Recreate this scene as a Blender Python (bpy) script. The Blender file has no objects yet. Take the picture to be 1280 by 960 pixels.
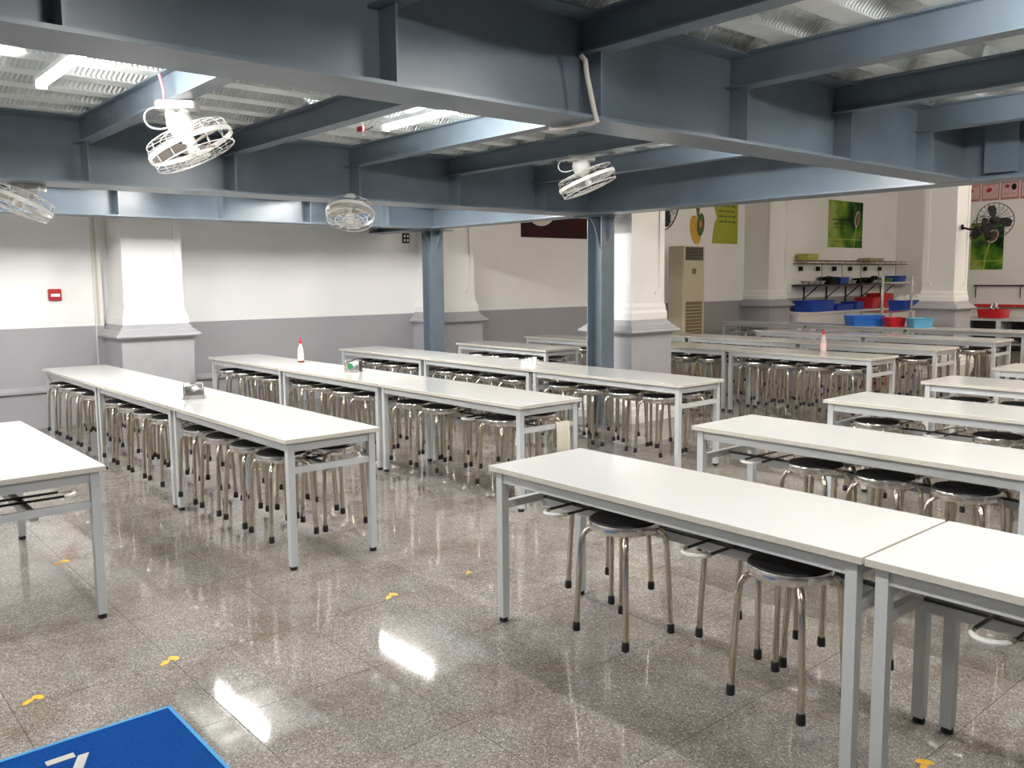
import bpy, math, random
from mathutils import Vector, Matrix
random.seed(7)
S = bpy.context.scene
COL = S.collection
# ------------------------------------------------------------------ camera
FPX = 1075.45
FW = Vector((-0.75250797, 0.6498346, -0.10698943))
RT = Vector((0.65433231, 0.75614706, -0.00953141))
UP = Vector((-0.0747059, 0.0771791, 0.99421447))
CAM = Vector((0, 0, 1.6117))
cd = bpy.data.cameras.new('camera'); co = bpy.data.objects.new('camera', cd); COL.objects.link(co)
cd.sensor_width = 36; cd.lens = 36 * FPX / 1280; cd.shift_y = -15.09 / 1280
cd.clip_start = 0.05; cd.clip_end = 100
m3 = Matrix((RT, UP, -FW)).transposed().to_4x4(); m3.translation = CAM
co.matrix_world = m3
S.camera = co
# ------------------------------------------------------------------ world, exposure
w = bpy.data.worlds.new('world'); S.world = w; w.use_nodes = True
w.node_tree.nodes['Background'].inputs[0].default_value = (.75, .8, .9, 1)
w.node_tree.nodes['Background'].inputs[1].default_value = 0.05
S.view_settings.view_transform = 'Standard'; S.view_settings.look = 'None'
S.view_settings.gamma = 1; S.view_settings.use_curve_mapping = False
S.view_settings.exposure = 1.13
LAMP = 112.0          # emission of the tube lamps under the mezzanine
LAMP_W = 180.0       # tubes in the bay next to the white wall, boosted to brighten it
HALL_FILL = 215.0           # emission of the unseen fill lamps added to light the high hall

# ------------------------------------------------------------------ materials
def lin(c):
    return tuple(((x / 255) / 12.92 if x / 255 <= .04045 else ((x / 255 + .055) / 1.055) ** 2.4) for x in c)
def mat(name, col, rough=.5, metal=0., var=0., vscale=6., bump=0., bscale=60., spec=.5, coat=0., emit=0., srgb=False):
    if srgb: col = lin(col)
    m = bpy.data.materials.new(name); m.use_nodes = True; nt = m.node_tree; n = nt.nodes; l = nt.links
    b = n['Principled BSDF']
    b.inputs['Base Color'].default_value = (*col, 1); b.inputs['Roughness'].default_value = rough
    b.inputs['Metallic'].default_value = metal; b.inputs['Specular IOR Level'].default_value = spec
    if coat: b.inputs['Coat Weight'].default_value = coat; b.inputs['Coat Roughness'].default_value = .08
    if emit:
        b.inputs['Emission Color'].default_value = (*col, 1); b.inputs['Emission Strength'].default_value = emit
    if var or bump:
        g = n.new('ShaderNodeNewGeometry')
    if var:
        t = n.new('ShaderNodeTexNoise'); t.inputs['Scale'].default_value = vscale; t.inputs['Detail'].default_value = 5
        l.new(g.outputs['Position'], t.inputs['Vector'])
        r = n.new('ShaderNodeValToRGB')
        r.color_ramp.elements[0].position = .3; r.color_ramp.elements[1].position = .7
        r.color_ramp.elements[0].color = (*[c * (1 - var) for c in col], 1)
        r.color_ramp.elements[1].color = (*[min(1, c * (1 + var)) for c in col], 1)
        l.new(t.outputs['Fac'], r.inputs['Fac']); l.new(r.outputs['Color'], b.inputs['Base Color'])
    if bump:
        t2 = n.new('ShaderNodeTexNoise'); t2.inputs['Scale'].default_value = bscale; t2.inputs['Detail'].default_value = 3
        l.new(g.outputs['Position'], t2.inputs['Vector'])
        bp = n.new('ShaderNodeBump'); bp.inputs['Strength'].default_value = bump; bp.inputs['Distance'].default_value = .01
        l.new(t2.outputs['Fac'], bp.inputs['Height']); l.new(bp.outputs['Normal'], b.inputs['Normal'])
    return m
def wallmat(name, zsplit=1.125):
    m = mat(name, (.8, .79, .76), .6, bump=.12, bscale=90); nt = m.node_tree; n = nt.nodes; l = nt.links
    b = n['Principled BSDF']
    g = n.new('ShaderNodeNewGeometry'); s = n.new('ShaderNodeSeparateXYZ'); l.new(g.outputs['Position'], s.inputs[0])
    gt = n.new('ShaderNodeMath'); gt.operation = 'GREATER_THAN'; gt.inputs[1].default_value = zsplit
    l.new(s.outputs['Z'], gt.inputs[0])
    t = n.new('ShaderNodeTexNoise'); t.inputs['Scale'].default_value = 1.7; t.inputs['Detail'].default_value = 6
    l.new(g.outputs['Position'], t.inputs['Vector'])
    mx = n.new('ShaderNodeMix'); mx.data_type = 'RGBA'
    mx.inputs[6].default_value = (.36, .355, .375, 1); mx.inputs[7].default_value = (.89, .885, .875, 1)
    l.new(gt.outputs[0], mx.inputs[0])
    mr = n.new('ShaderNodeMapRange'); mr.inputs['To Min'].default_value = .93; mr.inputs['To Max'].default_value = 1.03
    l.new(t.outputs['Fac'], mr.inputs['Value'])
    mu = n.new('ShaderNodeMix'); mu.data_type = 'RGBA'; mu.blend_type = 'MULTIPLY'; mu.inputs[0].default_value = 1
    l.new(mx.outputs[2], mu.inputs[6]); l.new(mr.outputs[0], mu.inputs[7]); l.new(mu.outputs[2], b.inputs['Base Color'])
    return m
def terrazzo():
    m = mat('terrazzo', (.3, .27, .25), .1, spec=.5); nt = m.node_tree; n = nt.nodes; l = nt.links
    b = n['Principled BSDF']; g = n.new('ShaderNodeNewGeometry')
    v = n.new('ShaderNodeTexVoronoi'); v.inputs['Scale'].default_value = 200; l.new(g.outputs['Position'], v.inputs['Vector'])
    sp = n.new('ShaderNodeSeparateColor'); l.new(v.outputs['Color'], sp.inputs[0])
    r = n.new('ShaderNodeValToRGB'); e = r.color_ramp.elements
    r.color_ramp.interpolation = 'CONSTANT'
    e[0].position = 0; e[0].color = (.17, .148, .132, 1); e[1].position = .10; e[1].color = (.25, .222, .20, 1)
    for p, c in ((.34, (.31, .282, .256)), (.64, (.38, .35, .32)), (.88, (.50, .47, .435)), (.965, (.64, .61, .57))):
        k = e.new(p); k.color = (*c, 1)
    l.new(sp.outputs[0], r.inputs['Fac'])
    t = n.new('ShaderNodeTexNoise'); t.inputs['Scale'].default_value = 1.3; t.inputs['Detail'].default_value = 6; t.inputs['Roughness'].default_value = .62
    l.new(g.outputs['Position'], t.inputs['Vector'])
    mr = n.new('ShaderNodeMapRange'); mr.inputs['From Min'].default_value = .3; mr.inputs['From Max'].default_value = .7
    mr.inputs['To Min'].default_value = .57; mr.inputs['To Max'].default_value = .91
    l.new(t.outputs['Fac'], mr.inputs['Value'])
    oi = n.new('ShaderNodeObjectInfo'); m2 = n.new('ShaderNodeMapRange')
    m2.inputs['To Min'].default_value = .93; m2.inputs['To Max'].default_value = 1.06
    l.new(oi.outputs['Random'], m2.inputs['Value'])
    mm = n.new('ShaderNodeMath'); mm.operation = 'MULTIPLY'; l.new(mr.outputs[0], mm.inputs[0]); l.new(m2.outputs[0], mm.inputs[1])
    mu = n.new('ShaderNodeMix'); mu.data_type = 'RGBA'; mu.blend_type = 'MULTIPLY'; mu.inputs[0].default_value = 1
    l.new(r.outputs['Color'], mu.inputs[6]); l.new(mm.outputs[0], mu.inputs[7]); l.new(mu.outputs[2], b.inputs['Base Color'])
    t5 = n.new('ShaderNodeTexNoise'); t5.inputs['Scale'].default_value = 2.6; t5.inputs['Detail'].default_value = 7; t5.inputs['Roughness'].default_value = .7
    l.new(g.outputs['Position'], t5.inputs['Vector'])
    r5 = n.new('ShaderNodeValToRGB'); r5.color_ramp.elements[0].position = .36; r5.color_ramp.elements[0].color = (.86, .80, .72, 1)
    r5.color_ramp.elements[1].position = .52; r5.color_ramp.elements[1].color = (1, 1, 1, 1)
    l.new(t5.outputs['Fac'], r5.inputs['Fac'])
    mu5 = n.new('ShaderNodeMix'); mu5.data_type = 'RGBA'; mu5.blend_type = 'MULTIPLY'; mu5.inputs[0].default_value = 1
    l.new(mu.outputs[2], mu5.inputs[6]); l.new(r5.outputs['Color'], mu5.inputs[7]); l.new(mu5.outputs[2], b.inputs['Base Color'])
    t3 = n.new('ShaderNodeTexNoise'); t3.inputs['Scale'].default_value = 5; t3.inputs['Detail'].default_value = 4
    l.new(g.outputs['Position'], t3.inputs['Vector'])
    m4 = n.new('ShaderNodeMapRange'); m4.inputs['To Min'].default_value = .03; m4.inputs['To Max'].default_value = .065
    l.new(t3.outputs['Fac'], m4.inputs['Value']); l.new(m4.outputs[0], b.inputs['Roughness'])
    return m
def deckmat():
    m = mat('galvanised_deck', (.68, .71, .70), .5, metal=.15, var=.12, vscale=5); nt = m.node_tree; n = nt.nodes; l = nt.links
    b = n['Principled BSDF']; g = n.new('ShaderNodeNewGeometry')
    wv = n.new('ShaderNodeTexWave'); wv.wave_type = 'BANDS'; wv.bands_direction = 'Y'; wv.inputs['Scale'].default_value = 12
    wv.inputs['Distortion'].default_value = 0
    sx = n.new('ShaderNodeSeparateXYZ'); l.new(g.outputs['Position'], sx.inputs[0])
    # chevron rows: shift the bands with |x| inside a row
    pm = n.new('ShaderNodeMath'); pm.operation = 'PINGPONG'; pm.inputs[1].default_value = .03; l.new(sx.outputs[0], pm.inputs[0])
    ad = n.new('ShaderNodeMath'); ad.operation = 'ADD'; l.new(sx.outputs[1], ad.inputs[0]); l.new(pm.outputs[0], ad.inputs[1])
    cx = n.new('ShaderNodeCombineXYZ'); l.new(ad.outputs[0], cx.inputs[1]); l.new(cx.outputs[0], wv.inputs['Vector'])
    gt = n.new('ShaderNodeMath'); gt.operation = 'GREATER_THAN'; gt.inputs[1].default_value = 2.726; l.new(sx.outputs[2], gt.inputs[0])
    ml = n.new('ShaderNodeMath'); ml.operation = 'MULTIPLY'; l.new(wv.outputs['Fac'], ml.inputs[0]); l.new(gt.outputs[0], ml.inputs[1])
    bp = n.new('ShaderNodeBump'); bp.inputs['Strength'].default_value = .75; bp.inputs['Distance'].default_value = .009
    l.new(ml.outputs[0], bp.inputs['Height']); l.new(bp.outputs['Normal'], b.inputs['Normal'])
    return m
def postermat(name, cols, scale=3., vec=(1, 1, 1), grad=0.):
    m = mat(name, cols[0], .6, spec=.15); nt = m.node_tree; n = nt.nodes; l = nt.links; b = n['Principled BSDF']
    tc = n.new('ShaderNodeTexCoord'); t = n.new('ShaderNodeTexNoise'); t.inputs['Scale'].default_value = scale; t.inputs['Detail'].default_value = 4
    mp = n.new('ShaderNodeMapping'); mp.inputs['Scale'].default_value = vec; l.new(tc.outputs['Object'], mp.inputs[0]); l.new(mp.outputs[0], t.inputs['Vector'])
    r = n.new('ShaderNodeValToRGB'); e = r.color_ramp.elements
    e[0].position = .3; e[0].color = (*cols[0], 1); e[1].position = .7; e[1].color = (*cols[-1], 1)
    for i, c in enumerate(cols[1:-1]):
        k = e.new(.3 + .4 * (i + 1) / (len(cols) - 1)); k.color = (*c, 1)
    sy = n.new('ShaderNodeSeparateXYZ'); l.new(tc.outputs['Object'], sy.inputs[0])
    gy = n.new('ShaderNodeMath'); gy.operation = 'MULTIPLY_ADD'; gy.inputs[1].default_value = grad; l.new(sy.outputs[1], gy.inputs[0]); l.new(t.outputs['Fac'], gy.inputs[2])
    l.new(gy.outputs[0], r.inputs['Fac']); l.new(r.outputs['Color'], b.inputs['Base Color'])
    return m
M = {}
M['wall'] = wallmat('wall_paint')
M['wallplain'] = mat('plain_wall_paint', (.78, .77, .75), .6)
M['white'] = mat('white_plaster', (.80, .795, .78), .55, bump=.08)
M['dado'] = mat('grey_dado_paint', (.37, .365, .385), .5, var=.04)
M['beige'] = mat('beige_stain', (.62, .57, .46), .6)
M['floor'] = terrazzo()
M['grout'] = mat('grout', (.12, .108, .095), .8)
M['deck'] = deckmat()
M['concrete'] = mat('concrete', (.3, .3, .3), .8)
M['steel_paint'] = mat('blue_grey_steel_paint', (.130, .165, .202), .32, var=.12, vscale=3, bump=.05, bscale=25)
M['top'] = mat('white_laminate', (.585, .585, .572), .13, spec=.45)
M['edge'] = mat('cream_edge_band', (.55, .525, .47), .4)
M['frame'] = mat('grey_powder_coat', (.51, .53, .54), .38)
M['rod'] = mat('dark_steel_rod', (.035, .035, .037), .35, metal=.4)
M['sleeve'] = mat('white_plastic_sleeve', (.75, .75, .73), .35)
M['chrome'] = mat('stainless_steel', (.62, .56, .475), .2, metal=1, var=.1, vscale=20)
M['rim'] = mat('polished_rim', (.78, .76, .73), .17, metal=1, var=.18, vscale=28)
M['seat'] = mat('black_seat', (.006, .006, .007), .5, spec=.25)
M['rubber'] = mat('black_rubber', (.008, .008, .009), .6)
M['lampw'] = mat('lamp_housing', (.8, .8, .8), .4)
M['lamp'] = mat('lamp_glow', (1, .975, .93), .4, emit=LAMP)
M['lamp_w'] = mat('lamp_glow_strong', (1, .975, .93), .4, emit=LAMP_W)
M['hallfill'] = mat('hall_fill_glow', (1, .90, .78), .4, emit=HALL_FILL)
M['fanw'] = mat('white_fan_plastic', (.62, .615, .59), .3)
M['blade'] = mat('fan_blade', (.40, .36, .32), .4)
M['black'] = mat('black_plastic', (.008, .008, .009), .55, spec=.2)
M['blackm'] = mat('black_metal', (.012, .012, .013), .5)
M['red'] = mat('red_plastic', (.55, .015, .02), .35)
M['dred'] = mat('alarm_red', (.42, .01, .02), .3)
M['blue'] = mat('blue_plastic', (.01, .06, .42), .35)
M['blue2'] = mat('bright_blue_plastic', (.02, .16, .62), .35)
M['lblue'] = mat('light_blue_plastic', (.12, .42, .66), .35)
M['green'] = mat('green_plastic', (.06, .25, .05), .4)
M['lime'] = mat('lime_plastic', (.45, .50, .10), .5)
M['pink'] = mat('pink_cord', (.75, .25, .3), .4)
M['cream'] = mat('cream_plastic', (.50, .455, .32), .4)
M['brownp'] = mat('brown_grille', (.16, .12, .06), .6)
M['mat'] = mat('blue_mat_pile', (.003, .062, .28), .95, var=.35, vscale=220, bump=.9, bscale=320, spec=.1)
M['matedge'] = mat('blue_mat_edge', (.015, .22, .50), .6)
M['matletter'] = mat('mat_letter_grey', (.42, .42, .40), .9)
M['yellow'] = mat('yellow_tape', (.75, .42, .02), .5, var=.25, vscale=60)
M['cloth'] = mat('beige_rag', (.60, .55, .47), .9, bump=.3, bscale=40)
M['paper'] = mat('white_paper', (.85, .85, .83), .8)
M['maroon'] = postermat('maroon_print', [(.004, .003, .003), (.028, .004, .006), (.05, .006, .009)], .9, grad=.2)
M['rice'] = mat('rice_print', (.62, .53, .38), .5, var=.2, vscale=14)
M['greenp'] = postermat('green_print', [(.004, .018, .004), (.05, .16, .015), (.19, .30, .03), (.34, .42, .11)], 2.2, grad=-.24)
M['limep'] = mat('lime_print', (.34, .40, .02), .5, var=.15, vscale=1.5)
M['yel'] = mat('yellow_print', (.62, .36, .02), .5, var=.3, vscale=18)
M['leafp'] = mat('dark_green_print', (.05, .11, .03), .5, var=.4, vscale=22)
M['orange'] = mat('orange_print', (.7, .22, .08), .5)
M['stem'] = mat('stem_print', (.14, .11, .04), .6)
M['ink'] = mat('ink', (.02, .035, .01), .6)
M['soup'] = mat('soup_print', (.15, .03, .015), .4)
M['pinkp'] = mat('pink_print', (.62, .40, .40), .5, var=.1, vscale=5)
M['pinkf'] = mat('pink_frame', (.40, .17, .17), .5)
M['berry'] = mat('berry_print', (.30, .02, .05), .5)
M['glass'] = mat('clear_bottle', (.62, .52, .48), .1, spec=.6)
M['label'] = mat('bottle_label', (.8, .55, .52), .4)
M['labelg'] = mat('green_label', (.03, .22, .08), .5)
M['bowl'] = mat('white_bowl', (.6, .58, .54), .3)
M['conduit'] = mat('conduit', (.55, .52, .47), .5)

# ------------------------------------------------------------------ mesh builder
class MB:
    def __init__(s): s.v = []; s.f = []; s.mi = []; s.sm = []
    def add(s, vs, fs, mi=0, sm=False):
        o = len(s.v); s.v += [tuple(v) for v in vs]
        for f in fs: s.f.append([o + i for i in f]); s.mi.append(mi); s.sm.append(sm)
        return s
    def box(s, x0, x1, y0, y1, z0, z1, mi=0):
        v = [(x, y, z) for z in (z0, z1) for y in (y0, y1) for x in (x0, x1)]
        return s.add(v, [(0, 2, 3, 1), (4, 5, 7, 6), (0, 1, 5, 4), (2, 6, 7, 3), (0, 4, 6, 2), (1, 3, 7, 5)], mi)
    def cb(s, c, d, mi=0):
        return s.box(c[0] - d[0] / 2, c[0] + d[0] / 2, c[1] - d[1] / 2, c[1] + d[1] / 2, c[2] - d[2] / 2, c[2] + d[2] / 2, mi)
    def loft(s, loops, mi=0, sm=False, caps=(True, True), closed=False):
        n = len(loops[0]); vs = [p for L in loops for p in L]; fs = []
        k = len(loops)
        for i in range(k if closed else k - 1):
            a = i * n; b = ((i + 1) % k) * n
            for j in range(n): fs.append((a + j, a + (j + 1) % n, b + (j + 1) % n, b + j))
        if not closed:
            if caps[0]: fs.append(tuple(range(n - 1, -1, -1)))
            if caps[1]: fs.append(tuple((k - 1) * n + j for j in range(n)))
        return s.add(vs, fs, mi, sm)
    def lathe(s, prof, n=20, c=(0, 0, 0), mi=0, sm=True, caps=(True, True), closed=False):
        return s.loft([[(c[0] + r * math.cos(2 * math.pi * j / n), c[1] + r * math.sin(2 * math.pi * j / n), c[2] + z) for j in range(n)] for r, z in prof], mi, sm, caps, closed)
    def sq(s, prof, cx=0, cy=0, mi=0, ax=1., ay=1.):
        return s.loft([[(cx - h * ax, cy - h * ay, z), (cx + h * ax, cy - h * ay, z), (cx + h * ax, cy + h * ay, z), (cx - h * ax, cy + h * ay, z)] for h, z in prof], mi)
    def rr(s, cx, cy, prof, hx, hy, rad, mi=0, n=3, sm=True, caps=(True, True)):
        L = []
        for ins, z in prof:
            r = max(rad - ins, .001) if ins > 0 else rad - ins; ax, ay = hx - ins - r, hy - ins - r; p = []
            for q, (sx, sy) in enumerate(((1, 1), (-1, 1), (-1, -1), (1, -1))):
                for k in range(n + 1):
                    a = math.pi / 2 * (q + k / n); p.append((cx + sx * ax + r * math.cos(a), cy + sy * ay + r * math.sin(a), z))
            L.append(p)
        return s.loft(L, mi, sm, caps)
    def tube(s, pts, r, n=8, mi=0, closed=False, sm=True):
        P = [Vector(p) for p in pts]; k = len(P); L = []; u = None
        for i in range(k):
            if closed: d = (P[(i + 1) % k] - P[i - 1]).normalized()
            else: d = (P[min(i + 1, k - 1)] - P[max(i - 1, 0)]).normalized()
            if u is None: u = d.orthogonal().normalized()
            u = (u - d * u.dot(d)).normalized(); w_ = d.cross(u)
            rr_ = r[i] if isinstance(r, (list, tuple)) else r
            L.append([P[i] + rr_ * (u * math.cos(2 * math.pi * j / n) + w_ * math.sin(2 * math.pi * j / n)) for j in range(n)])
        return s.loft(L, mi, sm, closed=closed)
    def ring(s, R, r, z=0, n=32, m=6, mi=0, c=(0, 0)):
        return s.tube([(c[0] + R * math.cos(2 * math.pi * i / n), c[1] + R * math.sin(2 * math.pi * i / n), z) for i in range(n)], r, m, mi, True)
    def prism(s, poly, plane, a0, a1, mi=0, sm=False):
        def P(p, a): return {'x': (a, p[0], p[1]), 'y': (p[0], a, p[1]), 'z': (p[0], p[1], a)}[plane]
        return s.loft([[P(p, a0) for p in poly], [P(p, a1) for p in poly]], mi, sm)
    def xf(s, mt, start=0):
        for i in range(start, len(s.v)): s.v[i] = tuple(mt @ Vector(s.v[i]))
        return s
    def mesh(s, name, mats):
        me = bpy.data.meshes.new(name); me.from_pydata(s.v, [], s.f)
        for m in (mats if isinstance(mats, (list, tuple)) else [mats]): me.materials.append(M[m])
        me.polygons.foreach_set('material_index', s.mi); me.polygons.foreach_set('use_smooth', s.sm)
        import bmesh
        b = bmesh.new(); b.from_mesh(me); bmesh.ops.recalc_face_normals(b, faces=b.faces); b.to_mesh(me); b.free()
        if any(s.sm): me.set_sharp_from_angle(angle=math.radians(40))
        me.update(); return me
    def build(s, name, mats, parent=None, loc=None, rot=None):
        return link(name, s.mesh(name, mats), parent, loc, rot)
def link(name, me, parent=None, loc=None, rot=None):
    o = bpy.data.objects.new(name, me); COL.objects.link(o)
    if parent: o.parent = parent
    if loc: o.location = loc
    if rot: o.rotation_euler = rot
    return o
def tag(o, label, cat, group=None):
    o['label'] = label; o['category'] = cat
    if group: o['group'] = group
    return o
def thing(name, label, cat, loc=(0, 0, 0), rz=0, group=None):
    o = link(name, None, None, loc, (0, 0, rz)); o.empty_display_size = .1
    return tag(o, label, cat, group)
def struct(o): o['kind'] = 'structure'; return o
def copy_tree(o, parent=None):
    c = o.copy(); COL.objects.link(c); c.parent = parent
    for ch in o.children: copy_tree(ch, c)
    return c
ORD = ['first', 'second', 'third', 'fourth', 'fifth', 'sixth', 'seventh', 'eighth', 'ninth', 'tenth', 'eleventh', 'twelfth', 'thirteenth', 'fourteenth', 'fifteenth', 'sixteenth']

# ------------------------------------------------------------------ room shell
WX, XR, YB, YF, HZ = -10.667, 5.0, 22.59, -4.0, 5.0
wl = struct(MB().box(WX - .2, WX, YF, YB, 0, HZ).build('wall_left', 'wall'))
for y0, y1 in ((YF, 2.855), (3.83, 7.18), (8.15, 12.4)):
    MB().prism([(WX, .395), (WX + .035, .405), (WX + .035, .43), (WX, .475)], 'y', y0, y1).build('dado_ledge', 'dado', wl)
struct(MB().box(WX, XR, YB, YB + .2, 0, HZ).build('wall_back', 'wallplain'))
struct(MB().box(XR, XR + .2, YF, YB, 0, HZ).build('wall_right', 'wall'))
struct(MB().box(WX, XR, YF - .2, YF, 0, HZ).build('wall_front', 'wall'))
# floor: grout bed and single tiles
fl = struct(MB().box(WX - .2, XR + .2, YF - .2, YB + .2, -.1, -.004).build('floor', 'grout'))
TX, TY, TP = -3.0, 1.2, .6115
cells = []
for i in range(-13, 14):
    for j in range(-9, 36):
        x0, y0 = TX + i * TP, TY + j * TP
        if x0 + TP < WX or x0 > XR or y0 + TP < YF or y0 > YB: continue
        c = Vector((x0 + TP / 2, y0 + TP / 2, 0)) - CAM
        d = c.dot(FW); vis = d > .3 and abs(c.dot(RT) / d) < .66 and c.dot(UP) / d < 0 and c.dot(UP) / d > -.56
        cells.append((0 if vis else 1, c.length, x0, y0))
cells.sort()
gap = .0012
tb = MB(); h = TP / 2 - gap
tb.sq([(h, -.012), (h, 0)])
tme = tb.mesh('tile', 'floor')
rest = MB()
for k, (nv, d, x0, y0) in enumerate(cells):
    cx, cy = x0 + TP / 2, y0 + TP / 2
    if k < 290 and nv == 0:
        link('tile', tme, fl, (cx, cy, 0))
    else:
        rest.sq([(h, -.012), (h, 0)], cx, cy)
ro = rest.build('tile', 'floor', fl); ro['kind'] = 'stuff'

# ceilings
c1 = struct(MB().box(WX, XR, YF, 6.78, 2.80, 2.95).build('ceiling', 'concrete'))
struct(MB().box(WX - .2, XR + .2, YF - .2, YB + .2, HZ, HZ + .2).build('ceiling', 'wallplain'))
per = .36; zl, zh = 2.722, 2.793
def rib(x):  # one trapezoid period
    return [(x, zl), (x + .13, zl), (x + .165, zh), (x + .325, zh)]
px0 = WX
while px0 < XR - .1:
    pts = []
    for k in range(3): pts += rib(px0 + k * per)
    pts.append((px0 + 3 * per, zl))
    pts = [(min(x, XR), z) for x, z in pts]
    b = MB(); n = len(pts); t = .002
    vs = [(x, y, z) for y in (YF, 6.62) for x, z in pts] + [(x, y, z + t) for y in (YF, 6.62) for x, z in pts]
    fs = [(i, i + 1, n + i + 1, n + i) for i in range(n - 1)] + [(2 * n + i, 3 * n + i, 3 * n + i + 1, 2 * n + i + 1) for i in range(n - 1)]
    b.add(vs, fs); me = b.mesh('deck_sheet', 'deck'); link('deck_sheet', me, c1)
    px0 += 3 * per

# ------------------------------------------------------------------ steel frame
ZB, ZT = 2.278, 2.720
JY = [-1.45, -.40, .66, 1.717, 2.743, 3.811, 4.857, 5.924]
B1, B2, B3, YC = -2.69, -6.49, -9.30, 6.70
def main_beam(x, fw, label, y0=YF, y1=YC - .006, sides=(1, -1)):
    t = thing('steel_beam', label, 'beam', (x, 0, 0))
    MB().box(-fw / 2, fw / 2, y0, y1 + .14, ZB, ZB + .014).build('bottom_flange', 'steel_paint', t)
    MB().box(-fw / 2, fw / 2, y0, y1 + .14, ZT - .012, ZT).build('top_flange', 'steel_paint', t)
    MB().box(-.005, .005, y0, y1, ZB + .014, ZT - .012).build('web', 'steel_paint', t)
    for s in sides:
        for y in JY:
            MB().box(min(0.005 * s, s * (fw / 2 - .012)), max(.005 * s, s * (fw / 2 - .012)), y - .005, y + .005, ZB + .014, 2.56 - .001).build('stiffener', 'steel_paint', t)
    return t
b1 = main_beam(B1, .25, 'deep blue-grey steel beam nearest the camera, crossing the whole upper picture')
b2 = main_beam(B2, .36, 'blue-grey steel beam carrying two fans, running to the tall plaster column')
b3 = main_beam(B3, .30, 'blue-grey steel beam along the white wall above the wall pilaster')
t = thing('steel_beam', 'long blue-grey edge beam over both steel posts, before the high hall', 'beam', (0, YC, 0))
MB().box(WX, XR, -.15, .15, ZB - .002, ZB + .012).build('bottom_flange', 'steel_paint', t)
MB().box(WX, XR, -.15, .15, ZT - .014, ZT - .001).build('top_flange', 'steel_paint', t)
MB().box(WX, XR, -.005, .005, ZB + .012, ZT - .014).build('web', 'steel_paint', t)
MB().box(-2.52, -2.30, -.07, -.055, ZB + .05, ZT - .05).build('end_plate', 'steel_paint', t)
MB().box(-2.50, -2.32, -.055, -.005, ZB + .06, ZT - .06).build('stiffener', 'steel_paint', t)
def joist(x0, x1, y, label):
    t = thing('ceiling_joist', label, 'joist', ((x0 + x1) / 2, y, 0), 0, 'steel joists under the deck')
    L = (x1 - x0) / 2
    MB().box(-L, L, -.05, .05, 2.56, 2.568).build('bottom_flange', 'steel_paint', t)
    MB().box(-L, L, -.05, .05, 2.712, 2.7215).build('top_flange', 'steel_paint', t)
    MB().box(-L, L, -.004, .004, 2.568, 2.712).build('web', 'steel_paint', t)
bays = [((B1 + .006, XR - .01), 'on the camera side of the nearest beam'), ((B2 + .006, B1 - .006), 'between nearest beam and fan beam'), ((B3 + .006, B2 - .006), 'between fan beam and wall beam'), ((WX + .01, B3 - .006), 'between wall beam and white wall')]
for (x0, x1), bn in bays:
    for k, y in enumerate(JY):
        joist(x0, x1, y, 'blue-grey steel joist %s, %s from the edge beam' % (bn, ORD[len(JY) - 1 - k]))
def post(x, y, label, fx=.20, fy=.20):
    t = thing('steel_post', label, 'post', (x, y, 0))
    H = ZB - .014
    for s in (-1, 1):
        MB().box(s * fx / 2 - .006, s * fx / 2 + .006, -fy / 2, fy / 2, .012, H).build('flange', 'steel_paint', t)
    MB().box(-fx / 2 + .006, fx / 2 - .006, -.005, .005, .012, H).build('web', 'steel_paint', t)
    MB().box(-.16, .16, -.16, .16, 0, .012).build('base_plate', 'steel_paint', t)
    MB().box(-.22, .22, -.19, .19, H, ZB - .003).build('cap_plate', 'steel_paint', t)
    for s in (-1, 1):
        p = [(s * (fx / 2 + .006), H), (s * .205, H), (s * (fx / 2 + .006), H - .27)]
        MB().prism(p, 'y', -.005, .005).build('gusset', 'steel_paint', t)
        p = [(s * .006, H), (s * .175, H), (s * .10, H - .10), (s * .006, H - .34)]
        MB().prism(p, 'x', -.005, .005).build('gusset', 'steel_paint', t)
    return t
post(-6.46, 6.86, 'blue-grey steel post with triangular gussets standing against the plaster column')
post(-9.56, 6.86, 'blue-grey steel post standing before the white wall, left of the maroon picture')

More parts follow.
